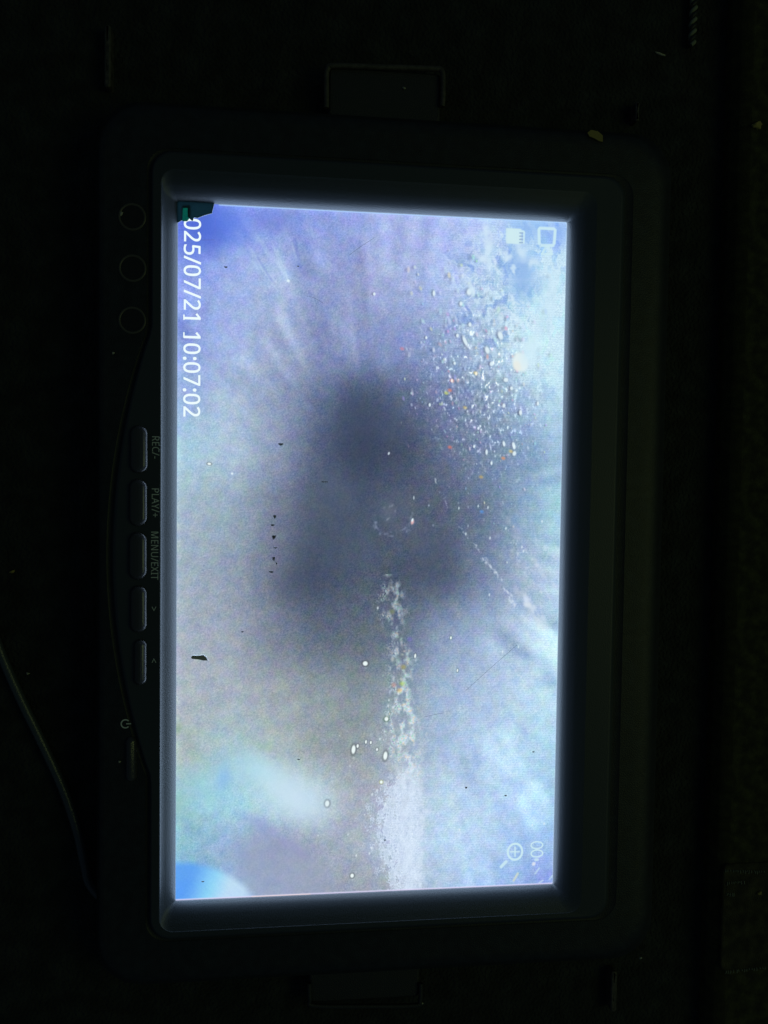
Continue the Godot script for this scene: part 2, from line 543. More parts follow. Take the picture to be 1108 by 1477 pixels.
func details() -> void:
	var pale := Color(0.90, 0.97, 1.0)
	# scratches of light at the upper left
	for q in [[Vector2(13.11, 1.39), Vector2(23.28, 15.18), 1.3, 0.34], [Vector2(20.2, 7.78), Vector2(23.9, 16.06), 0.55, 0.5], [Vector2(21.66, 2.01), Vector2(26.29, 12.03), 1.0, 0.24], [Vector2(14.66, 8.79), Vector2(21.49, 17.52), 1.0, 0.36], [Vector2(10.15, 3.77), Vector2(19.21, 16.1), 1.4, 0.2], [Vector2(27.4, 1.42), Vector2(30.84, 10.62), 1.2, 0.16], [Vector2(10.97, 15.69), Vector2(17.31, 22.96), 1.3, 0.14]]:
		for k in 26:
			var t := rng.randf()
			var p: Vector2 = q[0].lerp(q[1], t) + Vector2(rng.randfn(0.0, 0.45), 0.0) * q[2]
			var d: Vector2 = q[1] - q[0]
			dab(p, rng.randf_range(1.2, 3.0), q[2] * rng.randf_range(0.2, 0.55), d.angle(), Color(0.78, 0.88, 0.97), q[3] * rng.randf_range(0.2, 0.7) * (0.5 + 0.6 * t), 1.0)
	for q in [[Vector2(25.18, 6.8), Vector2(26.45, 12.78), 0.7, 0.3], [Vector2(17.22, 11.22), Vector2(20.27, 16.06), 0.5, 0.25], [Vector2(6.43, 0.99), Vector2(4.98, 5.51), 2.5, 0.35]]:
		stroke(q[0], q[1], q[2], Color(0.36, 0.42, 0.78), q[3], 0.95)
	dab(Vector2(23.89, 15.91), 0.5, 0.4, 0.0, pale, 0.9)
	dab(Vector2(5.28, 5.8), 9.0, 11.0, 0.5, Color(0.30, 0.42, 0.84), 0.75, 1.0)
	dab(Vector2(10.9, 4.48), 9.0, 7.0, 0.3, Color(0.33, 0.47, 0.88), 0.55, 1.0)
	dab(Vector2(20.62, 3.26), 8.0, 4.0, 0.1, Color(0.40, 0.46, 0.80), 0.35, 1.0)
	# deep middle of the pipe
	var smoke := Color(0.235, 0.28, 0.375)
	dab(Vector2(40.66, 59.15), 22.0, 30.0, 0.1, Color(0.30, 0.35, 0.44), 0.30, 1.0)
	dab(Vector2(40.53, 48.6), 13.0, 13.5, 0.2, smoke, 0.50, 1.0)
	dab(Vector2(49.61, 48.1), 10.0, 6.5, 0.0, Color(0.27, 0.31, 0.41), 0.26, 1.0)
	dab(Vector2(33.48, 70.89), 16.0, 20.0, 0.2, Color(0.28, 0.33, 0.41), 0.40, 1.0)
	dab(Vector2(26.63, 82.28), 8.0, 10.0, 0.5, Color(0.25, 0.29, 0.38), 0.40, 1.0)
	dab(Vector2(56.4, 77.85), 10.0, 11.0, 0.0, Color(0.28, 0.325, 0.41), 0.40, 1.0)
	for k in 46:
		var t := rng.randf()
		var p: Vector2 = Vector2(42.49, 43.6).lerp(Vector2(28.19, 84.15), t) + Vector2(rng.randfn(0.0, 5.5), rng.randfn(0.0, 4.0))
		if k % 3 == 0:
			p = Vector2(43.29, 45.13).lerp(Vector2(59.63, 79.43), t) + Vector2(rng.randfn(0.0, 4.0), rng.randfn(0.0, 4.0))
		dab(p, rng.randf_range(3.0, 7.0), rng.randf_range(3.0, 8.0), rng.randf() * 3.0, smoke.lerp(Color(0.42, 0.47, 0.56), rng.randf() * 0.9), rng.randf_range(0.05, 0.16), 1.0)
	# the joint far down the pipe
	for k in 44:
		var a := rng.randf_range(-0.1, 1.1) if k % 2 == 0 else rng.randf_range(1.5, 2.7)
		var p := Vector2(47.67, 67.19) + Vector2(cos(a), sin(a)) * rng.randf_range(4.0, 5.4)
		dab(p, rng.randf_range(0.2, 0.6), rng.randf_range(0.3, 0.8), a, Color(0.62, 0.67, 0.78), rng.randf_range(0.08, 0.34), 0.9)
	dab(Vector2(46.72, 67.2), 2.6, 3.4, 0.0, Color(0.44, 0.48, 0.55), 0.35, 1.0)
	for k in 8:
		dab(Vector2(47.04, 67.2) + Vector2(rng.randfn(0.0, 1.2), rng.randfn(0.0, 1.7)), 0.35, 0.6, rng.randf(), Color(0.62, 0.65, 0.72), rng.randf_range(0.15, 0.4), 0.9)
	dab(Vector2(52.28, 68.88), 0.55, 0.9, 0.3, Color(0.95, 0.75, 0.75), 0.9, 0.8)
	dab(Vector2(52.27, 68.41), 0.3, 0.6, 0.3, pale, 0.95)
	dab(Vector2(46.69, 53.45), 0.3, 0.5, 0.4, pale, 0.8)
	dab(Vector2(52.52, 63.38), 0.25, 0.6, 0.0, pale, 0.6)
	# beads all over the grit
	for k in 520:
		var p := Vector2(67.27, 38.31) + Vector2(rng.randfn(0.0, 8.4), rng.randfn(0.0, 13.5))
		p.x += (p.y - 38.96) * 0.16
		if p.x > 84.0 or p.y < 6.0 or p.x < 48.0:
			continue
		var s := rng.randf_range(0.22, 0.52) * lerpf(1.5, 0.9, clampf((p.y - 20.51) / 30.0, 0.0, 1.0))
		var tint := Color(0.86, 0.92, 1.0).lerp(Color.from_hsv(rng.randf(), 0.55, 0.95), 0.55 * pow(rng.randf(), 1.5))
		var al := rng.randf_range(0.08, 0.78) * rng.randf_range(0.5, 1.0)
		dab(p + Vector2(-s * 0.9, 0.1), s * 1.1, s * 1.5, 0.3, Color(0.24, 0.26, 0.36), al * 0.35, 0.9)
		dab(p, s * 0.75, s * rng.randf_range(0.9, 1.7), -0.25 + rng.randfn(0.0, 0.2), tint, al, 0.7)
	for q in [[Vector2(63.72, 27.79), 0.55, 1.8, -0.45], [Vector2(61.94, 26.6), 0.45, 0.6, 0.0], [Vector2(68.88, 29.65), 0.7, 1.2, -0.3], [Vector2(71.88, 26.27), 0.8, 1.4, -0.4], [Vector2(69.9, 32.75), 0.6, 0.7, 0.0], [Vector2(73.36, 36.26), 0.8, 0.7, 0.0], [Vector2(64.48, 16.72), 0.8, 1.1, 0.2], [Vector2(62.62, 19.43), 0.5, 0.7, 0.0], [Vector2(64.77, 24.02), 0.5, 0.7, 0.0], [Vector2(56.4, 17.35), 0.4, 0.9, 0.0], [Vector2(42.94, 18.04), 0.4, 0.5, 0.0], [Vector2(61.41, 32.85), 0.4, 0.5, 0.0], [Vector2(74.69, 38.12), 0.5, 0.6, 0.0], [Vector2(72.99, 42.1), 0.5, 0.7, 0.0], [Vector2(76.92, 43.58), 0.5, 0.8, 0.0], [Vector2(80.95, 41.43), 0.4, 0.7, 0.0], [Vector2(55.84, 42.35), 0.35, 0.6, 0.0], [Vector2(75.44, 51.05), 0.5, 1.0, -0.2], [Vector2(73.16, 50.78), 0.45, 0.9, -0.2], [Vector2(69.15, 52.75), 0.4, 0.9, 0.0], [Vector2(70.33, 55.26), 0.35, 0.6, 0.0], [Vector2(75.64, 52.95), 0.6, 0.8, 0.3], [Vector2(66.22, 51.54), 0.35, 0.5, 0.0], [Vector2(54.82, 27.31), 0.35, 0.5, 0.0]]:
		dab(q[0] + Vector2(-0.25, 0.0), q[1] * 1.5, q[2] * 1.3, q[3], Color(0.3, 0.33, 0.42), 0.45, 0.8)
		dab(q[0], q[1], q[2], q[3], pale, 0.92, 0.6)
	for q in [[Vector2(60.84, 36.76), Color(1.0, 0.55, 0.5)], [Vector2(66.25, 34.89), Color(1.0, 0.85, 0.45)], [Vector2(59.61, 39.61), Color(0.9, 0.95, 0.4)], [Vector2(60.4, 38.96), Color(1.0, 0.55, 0.4)], [Vector2(63.98, 42.78), Color(0.9, 0.8, 0.45)], [Vector2(60.61, 51.8), Color(1.0, 0.5, 0.4)], [Vector2(73.06, 54.1), Color(1.0, 0.6, 0.35)], [Vector2(74.82, 52.49), Color(0.98, 0.85, 0.5)], [Vector2(67.96, 58.45), Color(0.85, 0.72, 0.4)], [Vector2(68.27, 66.37), Color(0.35, 0.62, 0.95)], [Vector2(49.35, 29.96), Color(0.9, 0.55, 0.6)]]:
		dab(q[0], 0.8, 0.6, 0.3, q[1], 0.6, 0.9)
	dab(Vector2(60.84, 36.76), 0.35, 0.6, 0.0, Color(1, 0.97, 0.95), 0.95)
	dab(Vector2(66.41, 35.04), 0.4, 0.6, 0.0, Color(1, 0.98, 0.9), 0.95)
	dab(Vector2(75.61, 51.52), 0.45, 0.7, 0.0, pale, 0.9)
	# the broad wet gloss by the right edge
	dab(Vector2(76.68, 32.08), 2.4, 2.9, -0.3, Color(0.90, 0.95, 0.955), 0.95, 0.45)
	dab(Vector2(75.89, 33.05), 1.3, 1.6, -0.3, Color(0.92, 0.93, 0.90), 0.8, 0.6)
	dab(Vector2(78.9, 29.33), 3.2, 6.0, 0.25, Color(0.82, 0.93, 0.98), 0.8, 0.8)
	dab(Vector2(82.73, 17.41), 4.0, 16.0, 0.12, Color(0.80, 0.91, 0.97), 0.6, 1.0)
	dab(Vector2(68.74, 4.76), 1.6, 5.0, 0.05, Color(0.80, 0.88, 0.98), 0.6, 0.8)
	dab(Vector2(76.43, 11.72), 6.0, 10.0, -0.15, Color(0.56, 0.71, 0.92), 0.75, 0.9)
	dab(Vector2(78.34, 1.98), 9.0, 5.5, 0.1, Color(0.60, 0.75, 0.95), 0.7, 1.0)
	dab(Vector2(84.86, 2.92), 4.0, 5.0, 0.0, Color(0.50, 0.65, 0.95), 0.6, 1.0)
	for q in [[Vector2(74.29, 17.43), Vector2(74.97, 19.28), 0.7], [Vector2(74.97, 19.43), Vector2(77.22, 18.57), 0.6], [Vector2(74.2, 21.34), Vector2(76.99, 23.27), 0.8], [Vector2(72.49, 7.85), Vector2(73.64, 9.35), 1.1], [Vector2(73.82, 10.28), Vector2(75.15, 11.93), 0.8], [Vector2(75.18, 5.55), Vector2(79.64, 10.03), 1.9], [Vector2(71.46, 21.28), Vector2(72.13, 22.82), 0.9], [Vector2(64.28, 14.25), Vector2(65.29, 17.31), 0.8], [Vector2(66.42, 8.74), Vector2(69.99, 11.69), 1.6], [Vector2(67.9, 2.48), Vector2(68.82, 8.94), 1.5], [Vector2(62.99, 13.22), Vector2(66.28, 18.98), 1.2]]:
		for k in 12:
			var p: Vector2 = q[0].lerp(q[1], (k + 0.5) / 12.0) + Vector2(rng.randfn(0.0, 0.35), rng.randfn(0.0, 0.35)) * q[2]
			dab(p, q[2] * rng.randf_range(0.4, 0.95), q[2] * rng.randf_range(0.5, 1.2), rng.randf() * 3.0, Color(0.83, 0.92, 0.98), rng.randf_range(0.2, 0.55), 0.85)
	# glints running down the right wall
	for q in [[Vector2(73.38, 70.63), Vector2(85.4, 87.48), 0.7, 0.35], [Vector2(59.35, 62.35), Vector2(60.2, 65.5), 0.3, 0.5], [Vector2(62.67, 69.43), Vector2(65.3, 72.43), 0.35, 0.5], [Vector2(66.46, 73.85), Vector2(67.94, 75.44), 0.4, 0.5], [Vector2(68.77, 76.55), Vector2(70.94, 79.42), 0.8, 0.75], [Vector2(71.27, 79.74), Vector2(72.94, 81.98), 0.5, 0.6], [Vector2(74.3, 84.23), Vector2(76.51, 88.41), 0.75, 0.8], [Vector2(78.43, 86.16), Vector2(81.29, 88.75), 1.3, 0.85], [Vector2(80.62, 88.43), Vector2(83.54, 93.62), 1.4, 0.5], [Vector2(76.28, 101.96), Vector2(80.05, 108.51), 0.6, 0.6], [Vector2(74.83, 69.82), Vector2(85.83, 84.24), 1.2, 0.22], [Vector2(71.6, 71.44), Vector2(84.27, 89.09), 0.9, 0.25], [Vector2(72.33, 66.65), Vector2(85.65, 76.18), 1.5, 0.2], [Vector2(78.2, 74.6), Vector2(86.49, 84.25), 0.8, 0.45], [Vector2(74.92, 74.61), Vector2(83.38, 86.18), 0.8, 0.4], [Vector2(80.61, 72.18), Vector2(86.69, 78.11), 0.9, 0.35], [Vector2(76.74, 83.43), Vector2(86.09, 96.4), 1.2, 0.3], [Vector2(67.48, 67.49), Vector2(79.15, 81.02), 0.6, 0.25], [Vector2(71.04, 67.46), Vector2(81.56, 78.12), 0.5, 0.35], [Vector2(76.59, 76.21), Vector2(86.28, 89.91), 0.6, 0.3], [Vector2(74.06, 72.22), Vector2(79.96, 80.21), 0.4, 0.3], [Vector2(79.15, 81.02), Vector2(85.9, 87.48), 0.5, 0.35], [Vector2(81.76, 87.46), Vector2(86.07, 95.58), 1.0, 0.25]]:
		for k in 13:
			var t := clampf((k + 0.5) / 13.0 + rng.randfn(0.0, 0.03), 0.0, 1.0)
			var p: Vector2 = q[0].lerp(q[1], t) + Vector2(rng.randfn(0.0, 0.42), rng.randfn(0.0, 0.42)) * q[2]
			dab(p, q[2] * rng.randf_range(0.3, 0.9), q[2] * rng.randf_range(0.5, 1.3), -0.5, Color(0.84, 0.90, 0.985).lerp(Color(0.88, 0.88, 0.80), rng.randf() * 0.3), q[3] * rng.randf_range(0.3, 0.9), 0.9)
	for p in [Vector2(70.32, 72.4), Vector2(74.02, 70.15), Vector2(64.64, 71.48), Vector2(77.87, 74.44), Vector2(82.51, 68.49), Vector2(70.4, 85.5), Vector2(77.51, 97.61), Vector2(73.76, 98.7), Vector2(69.7, 65.41), Vector2(62.93, 65.63), Vector2(67.43, 65.11), Vector2(78.22, 75.4)]:
		dab(p, 0.3, 0.55, 0.1, pale, 0.7, 0.8)
	# beads beside the stream
	bead(Vector2(41.96, 101.06), 0.75, 0.7, Color(0.22, 0.24, 0.26))
	bead(Vector2(39.52, 120.73), 0.6, 1.35)
	bead(Vector2(40.45, 119.95), 0.35, 0.6)
	bead(Vector2(46.83, 122.35), 0.62, 1.3)
	bead(Vector2(46.96, 113.87), 0.6, 0.65, Color(0.2, 0.34, 0.22))
	bead(Vector2(33.67, 133.01), 0.65, 0.95)
	bead(Vector2(39.54, 149.93), 0.55, 0.65)
	bead(Vector2(42.34, 119.04), 0.3, 0.6)
	bead(Vector2(43.45, 119.22), 0.3, 0.5)
	bead(Vector2(44.9, 120.86), 0.35, 0.45)
	bead(Vector2(61.58, 95.37), 0.3, 0.5, Color(0.2, 0.36, 0.3))
	bead(Vector2(53.37, 99.45), 0.3, 0.7)
	bead(Vector2(63.24, 102.93), 0.25, 0.5)
	bead(Vector2(45.96, 128.42), 0.45, 0.5, Color(0.6, 0.62, 0.3))
	bead(Vector2(7.01, 56.42), 0.55, 0.35)
	dab(Vector2(11.97, 58.48), 0.35, 0.35, 0.0, pale, 0.9)
	for q in [[Vector2(45.03, 130.32), 0.5], [Vector2(46.98, 133.6), 0.6], [Vector2(42.23, 135.85), 0.3], [Vector2(38.48, 140.38), 0.3], [Vector2(40.44, 145.29), 0.45], [Vector2(43.92, 143.65), 0.5], [Vector2(43.46, 144.92), 0.45], [Vector2(38.77, 124.54), 0.3], [Vector2(36.33, 117.47), 0.25], [Vector2(43.92, 131.25), 0.5], [Vector2(31.7, 140.29), 0.3], [Vector2(48.43, 111.18), 0.5], [Vector2(47.31, 110.84), 0.4], [Vector2(44.64, 88.43), 0.5], [Vector2(64.37, 140.19), 0.5], [Vector2(81.69, 139.66), 0.4], [Vector2(84.52, 139.43), 0.5], [Vector2(47.45, 109.57), 0.4], [Vector2(49.66, 108.01), 0.6], [Vector2(45.51, 118.47), 0.5], [Vector2(46.6, 116.74), 0.4]]:
		dab(q[0], q[1] * 0.7, q[1] * 1.1, 0.1, Color(0.9, 0.95, 0.98), 0.75, 0.85)
	for k in 120:
		var t := rng.randf()
		dab(Vector2(52, 125.7).lerp(Vector2(54.04, 154.94), t) + Vector2(rng.randfn(-0.6, 2.0), 0.0), rng.randf_range(0.5, 1.4), rng.randf_range(0.8, 2.4), rng.randfn(0.0, 0.2), Color(0.86, 0.92, 0.985), rng.randf_range(0.08, 0.3), 1.0)
	# bright foam in the stream
	for k in 90:
		var t := rng.randf()
		var y := lerpf(83.39, 125.46, t)
		var x := lerpf(48.1, 50.63, t) + rng.randfn(0.0, lerpf(1.5, 3.0, t))
		var tint := Color(0.82, 0.88, 0.95).lerp(Color.from_hsv(rng.randf_range(0.02, 0.36), 0.55, 0.9), 0.45 * rng.randf() * (1.0 - 0.6 * t))
		dab(Vector2(x, y), rng.randf_range(0.2, 0.6), rng.randf_range(0.3, 1.0), rng.randfn(0.0, 0.4), tint, rng.randf_range(0.15, 0.55) * lerpf(0.4, 1.0, smoothstep(0.0, 0.4, t)), 0.85)
	for q in [[Vector2(50.69, 101.96), Color(0.75, 0.7, 0.3)], [Vector2(50.43, 105.79), Color(0.72, 0.85, 0.25)], [Vector2(48.52, 106.08), Color(0.8, 0.5, 0.45)], [Vector2(47.97, 89.24), Color(0.5, 0.58, 0.35)], [Vector2(52.04, 95.61), Color(0.45, 0.42, 0.8)], [Vector2(49.81, 107.37), Color(0.9, 0.75, 0.4)]]:
		dab(q[0], 1.0, 0.9, 0.2, q[1], 0.5, 0.95)
	# pale curves in the lower left corner
	dab(Vector2(24.73, 129.71), 17.0, 9.0, 0.62, Color(0.75, 0.86, 0.925), 0.65, 1.0)
	dab(Vector2(26.3, 131.34), 12.0, 6.0, 0.75, Color(0.80, 0.89, 0.96), 0.7, 1.0)
	dab(Vector2(18.51, 124.78), 8.0, 5.0, 0.6, Color(0.74, 0.91, 0.97), 0.55, 1.0)
	dab(Vector2(13.9, 123.87), 8.0, 7.0, 0.5, Color(0.66, 0.85, 0.92), 0.4, 1.0)
	dab(Vector2(23.81, 149.42), 16.5, 11.0, 0.62, Color(0.60, 0.64, 0.725), 0.52, 0.5)
	dab(Vector2(18.6, 137.43), 7.0, 2.6, 0.55, Color(0.55, 0.58, 0.82), 0.45, 1.0)
	dab(Vector2(26.41, 142.81), 7.0, 2.2, 0.6, Color(0.58, 0.57, 0.80), 0.35, 1.0)
	var arc := Vector2(-0.08, 161.19)
	var rays := noise(0.9, 2, 71)
	for y in range(H - int(17.0 * TEX_K), H):
		for x in int(24.0 * TEX_K):
			var d := Vector2((x + 0.5) / TEX_K, (y + 0.5) / TEX_K) - arc
			var e := Vector2(d.x / 20.3, d.y / 16.4).length()
			var al := 1.0 - smoothstep(0.90, 1.03, e)
			if al <= 0.0:
				continue
			var t := clampf(d.x / 19.0 + (d.y + 8.0) * 0.02, 0.0, 1.0)
			var c := Color(0.34, 0.62, 0.98).lerp(Color(0.58, 0.88, 1.0), smoothstep(0.05, 0.42, t)).lerp(Color(0.80, 0.92, 1.0), smoothstep(0.35, 0.62, t)).lerp(Color(0.66, 0.78, 0.95), smoothstep(0.75, 1.0, t))
			var f := 1.0 + 0.02 * rays.get_noise_2d((d.x * 0.7 - d.y * 0.8) * 1.2, (d.x + d.y) * 0.1)
			var k := (y * W + x) * 3
			al *= 0.76
			px[k] = lerpf(px[k], c.r * f, al)
			px[k + 1] = lerpf(px[k + 1], c.g * f, al)
			px[k + 2] = lerpf(px[k + 2], c.b, al)
	dab(Vector2(6.3, 128.37), 10.0, 8.0, 0.2, Color(0.61, 0.84, 0.92), 0.42, 1.0)
	dab(Vector2(10.4, 126.13), 2.6, 5.0, 0.2, Color(0.52, 0.72, 0.97), 0.45, 1.0)
	dab(Vector2(0.73, 132.89), 2.6, 5.0, 0.2, Color(0.58, 0.76, 0.70), 0.4, 1.0)
	dab(Vector2(20.01, 119.78), 2.6, 1.8, 0.2, Color(0.58, 0.72, 0.60), 0.35, 1.0)
	dab(Vector2(0.36, 115.26), 1.6, 2.4, 0.2, Color(0.50, 0.64, 0.45), 0.4, 1.0)
	# symbols in the corners of the display
	var ink := Color(0.80, 0.92, 0.96)
	stroke(Vector2(80.6, 1.72), Vector2(83.85, 1.71), 0.5, ink, 0.95)
	stroke(Vector2(84.18, 2.01), Vector2(84, 4.99), 0.5, ink, 0.95)
	stroke(Vector2(83.77, 5.47), Vector2(81.17, 5.59), 0.5, ink, 0.9)
	stroke(Vector2(80.51, 5.15), Vector2(80.36, 2.04), 0.5, ink, 0.95)
	stroke(Vector2(82.15, 5.85), Vector2(81.21, 7.46), 0.4, ink, 0.8)
	stroke(Vector2(81.21, 7.54), Vector2(83.49, 7.43), 0.4, ink, 0.8)
	stroke(Vector2(82.64, 5.83), Vector2(83.49, 7.36), 0.4, ink, 0.8)
	for k in 8:
		stroke(Vector2(73.02, 2.39) + Vector2(k * 0.42, 0.0), Vector2(73.08, 5.1) + Vector2(k * 0.42, 0.1), 0.5, Color(0.82, 0.93, 0.95), 0.85)
	stroke(Vector2(75.77, 2.57), Vector2(76.74, 2.68), 0.4, ink, 0.9)
	stroke(Vector2(75.82, 5.21), Vector2(76.79, 5.16), 0.4, ink, 0.9)
	stroke(Vector2(76.9, 2.83), Vector2(76.86, 5.01), 0.35, ink, 0.9)
	for k in 4:
		stroke(Vector2(75.94, 3.03) + Vector2(0, k * 0.72), Vector2(76.58, 3) + Vector2(0, k * 0.72), 0.22, Color(0.56, 0.66, 0.8), 0.8)
	hoop(Vector2(77.65, 145.85), 1.72, 1.9, 0.36, ink, 0.9)
	stroke(Vector2(77.63, 144.78), Vector2(77.67, 146.93), 0.3, ink, 0.85)
	stroke(Vector2(76.65, 145.81), Vector2(78.65, 145.89), 0.3, ink, 0.8)
	stroke(Vector2(75.54, 148.16), Vector2(74.4, 149.27), 0.55, ink, 0.9)
	hoop(Vector2(82.87, 144.49), 1.4, 0.82, 0.22, ink, 0.9)
	hoop(Vector2(82.92, 146.47), 1.4, 0.82, 0.22, ink, 0.9)
	dab(Vector2(82.86, 147.96), 0.8, 0.5, 0.0, ink, 0.8, 0.6)
	dab(Vector2(82.21, 148.93), 0.6, 0.65, 0.5, Color(0.9, 0.92, 0.96), 0.85, 0.6)
	stroke(Vector2(82.6, 151.26), Vector2(83.57, 149.98), 0.3, ink, 0.6)
	stroke(Vector2(77.46, 152.69), Vector2(78.42, 151.08), 0.4, Color(0.85, 0.88, 0.8), 0.7)
	stroke(Vector2(83.65, 153.46), Vector2(84.48, 153), 0.3, ink, 0.6)
	stroke(Vector2(86.15, 152.74), Vector2(86.81, 151.94), 0.3, ink, 0.6)
	# light bleeding along the edges of the panel
	stroke(Vector2(9.0, 0.1), Vector2(SCREEN_W, 0.1), 0.42, Color(0.70, 0.84, 1.0), 0.85, 0.8)
	stroke(Vector2(0, SCREEN_H - 0.1), Vector2(SCREEN_W, SCREEN_H - 0.1), 0.5, Color(0.86, 0.84, 0.97), 0.9, 0.8)
	stroke(Vector2(17.0, SCREEN_H - 0.2), Vector2(30.0, SCREEN_H - 0.2), 0.3, Color(0.97, 0.88, 0.86), 0.6, 0.9)
	stroke(Vector2(SCREEN_W - 0.1, 0), Vector2(SCREEN_W - 0.1, SCREEN_H), 0.3, Color(0.80, 0.90, 0.98), 0.5, 0.9)
	# a cut-out line beside the date
	stroke(Vector2(4.99, 7.89), Vector2(7.8, 7.76), 0.16, Color(0.36, 0.42, 0.72), 0.45)
	stroke(Vector2(8.06, 0.9), Vector2(7.95, 7.61), 0.16, Color(0.38, 0.46, 0.85), 0.35)

# ------------------------------------------------------------------ setting
func setting() -> void:
	var floor_ := obj("case_floor", block(-1200, 1200, -1200, 1200, 10.0, -40.0, -9.0, 2.0), M.lining)
	floor_.set_meta("kind", "structure")
	for q in [[Vector3(-59.59, -6, -116.7), Vector3(-59.59, -6, -103.26), 0.7], [Vector3(62.3, -6, -108.09), Vector3(62.08, -6, -103.55), 0.5], [Vector3(61.25, -6, 102.94), Vector3(62.22, -6, 113.17), 0.8]]:
		var a: Vector3 = q[0]
		var b: Vector3 = q[1]
		var o := obj("rib", block(-q[2], q[2], -0.5 * (b.z - a.z), 0.5 * (b.z - a.z), q[2] * 0.8, -4.0, 0.0, 0.35), M.edge_worn, floor_)
		o.position = Vector3((a.x + b.x) / 2, -6.0, (a.z + b.z) / 2) * MM
	# padded side of the case, right of the monitor
	var pad := thing("padded_case_side", "dark olive padded cloth side of the case along the right edge", "padding", Vector3.ZERO)
	obj("cushion", block(Vector2(85.62, -0.68).x, 1100, -1100, 1100, 6.0, -12.0, -3.0, 3.5), M.fabric, pad)
	var patch := obj("sewn_patch", block(Vector2(87.2, 84.41).x, 130, Vector2(92.85, 75.31).y, Vector2(93.71, 102.15).y, 2.0, -4.0, -2.4, 0.4), M.patch, pad)
	var st := SurfaceTool.new()
	st.begin(Mesh.PRIMITIVE_TRIANGLES)
	for row in [[Vector3(87.61, -2.3, 76.43), Vector3(98.09, -2.3, 77.21), 17], [Vector3(88.06, -2.3, 79.56), Vector3(92.92, -2.3, 79.42), 9], [Vector3(88.15, -2.3, 82.33), Vector3(90.31, -2.3, 82.42), 5], [Vector3(88.39, -2.3, 101.79), Vector3(99.25, -2.3, 101.35), 16]]:
		for k in row[2]:
			var p: Vector3 = row[0].lerp(row[1], (k + rng.randf() * 0.5) / row[2])
			var d := Vector3(rng.randfn(0.0, 0.12), 0, rng.randf_range(0.35, 0.9))
			var rings := []
			for e in 4:
				var q := PackedVector3Array()
				for s in 6:
					q.append(p + d * (e / 3.0) + Vector3(cos(TAU * s / 6.0) * 0.12, sin(TAU * s / 6.0) * 0.12 + sin(PI * e / 3.0) * 0.15, 0))
				rings.append(q)
			skin(st, rings, [1])
	st.generate_normals()
	var stitch := obj("stitching", st.commit(), M.thread, patch)
	stitch.set_meta("kind", "stuff")

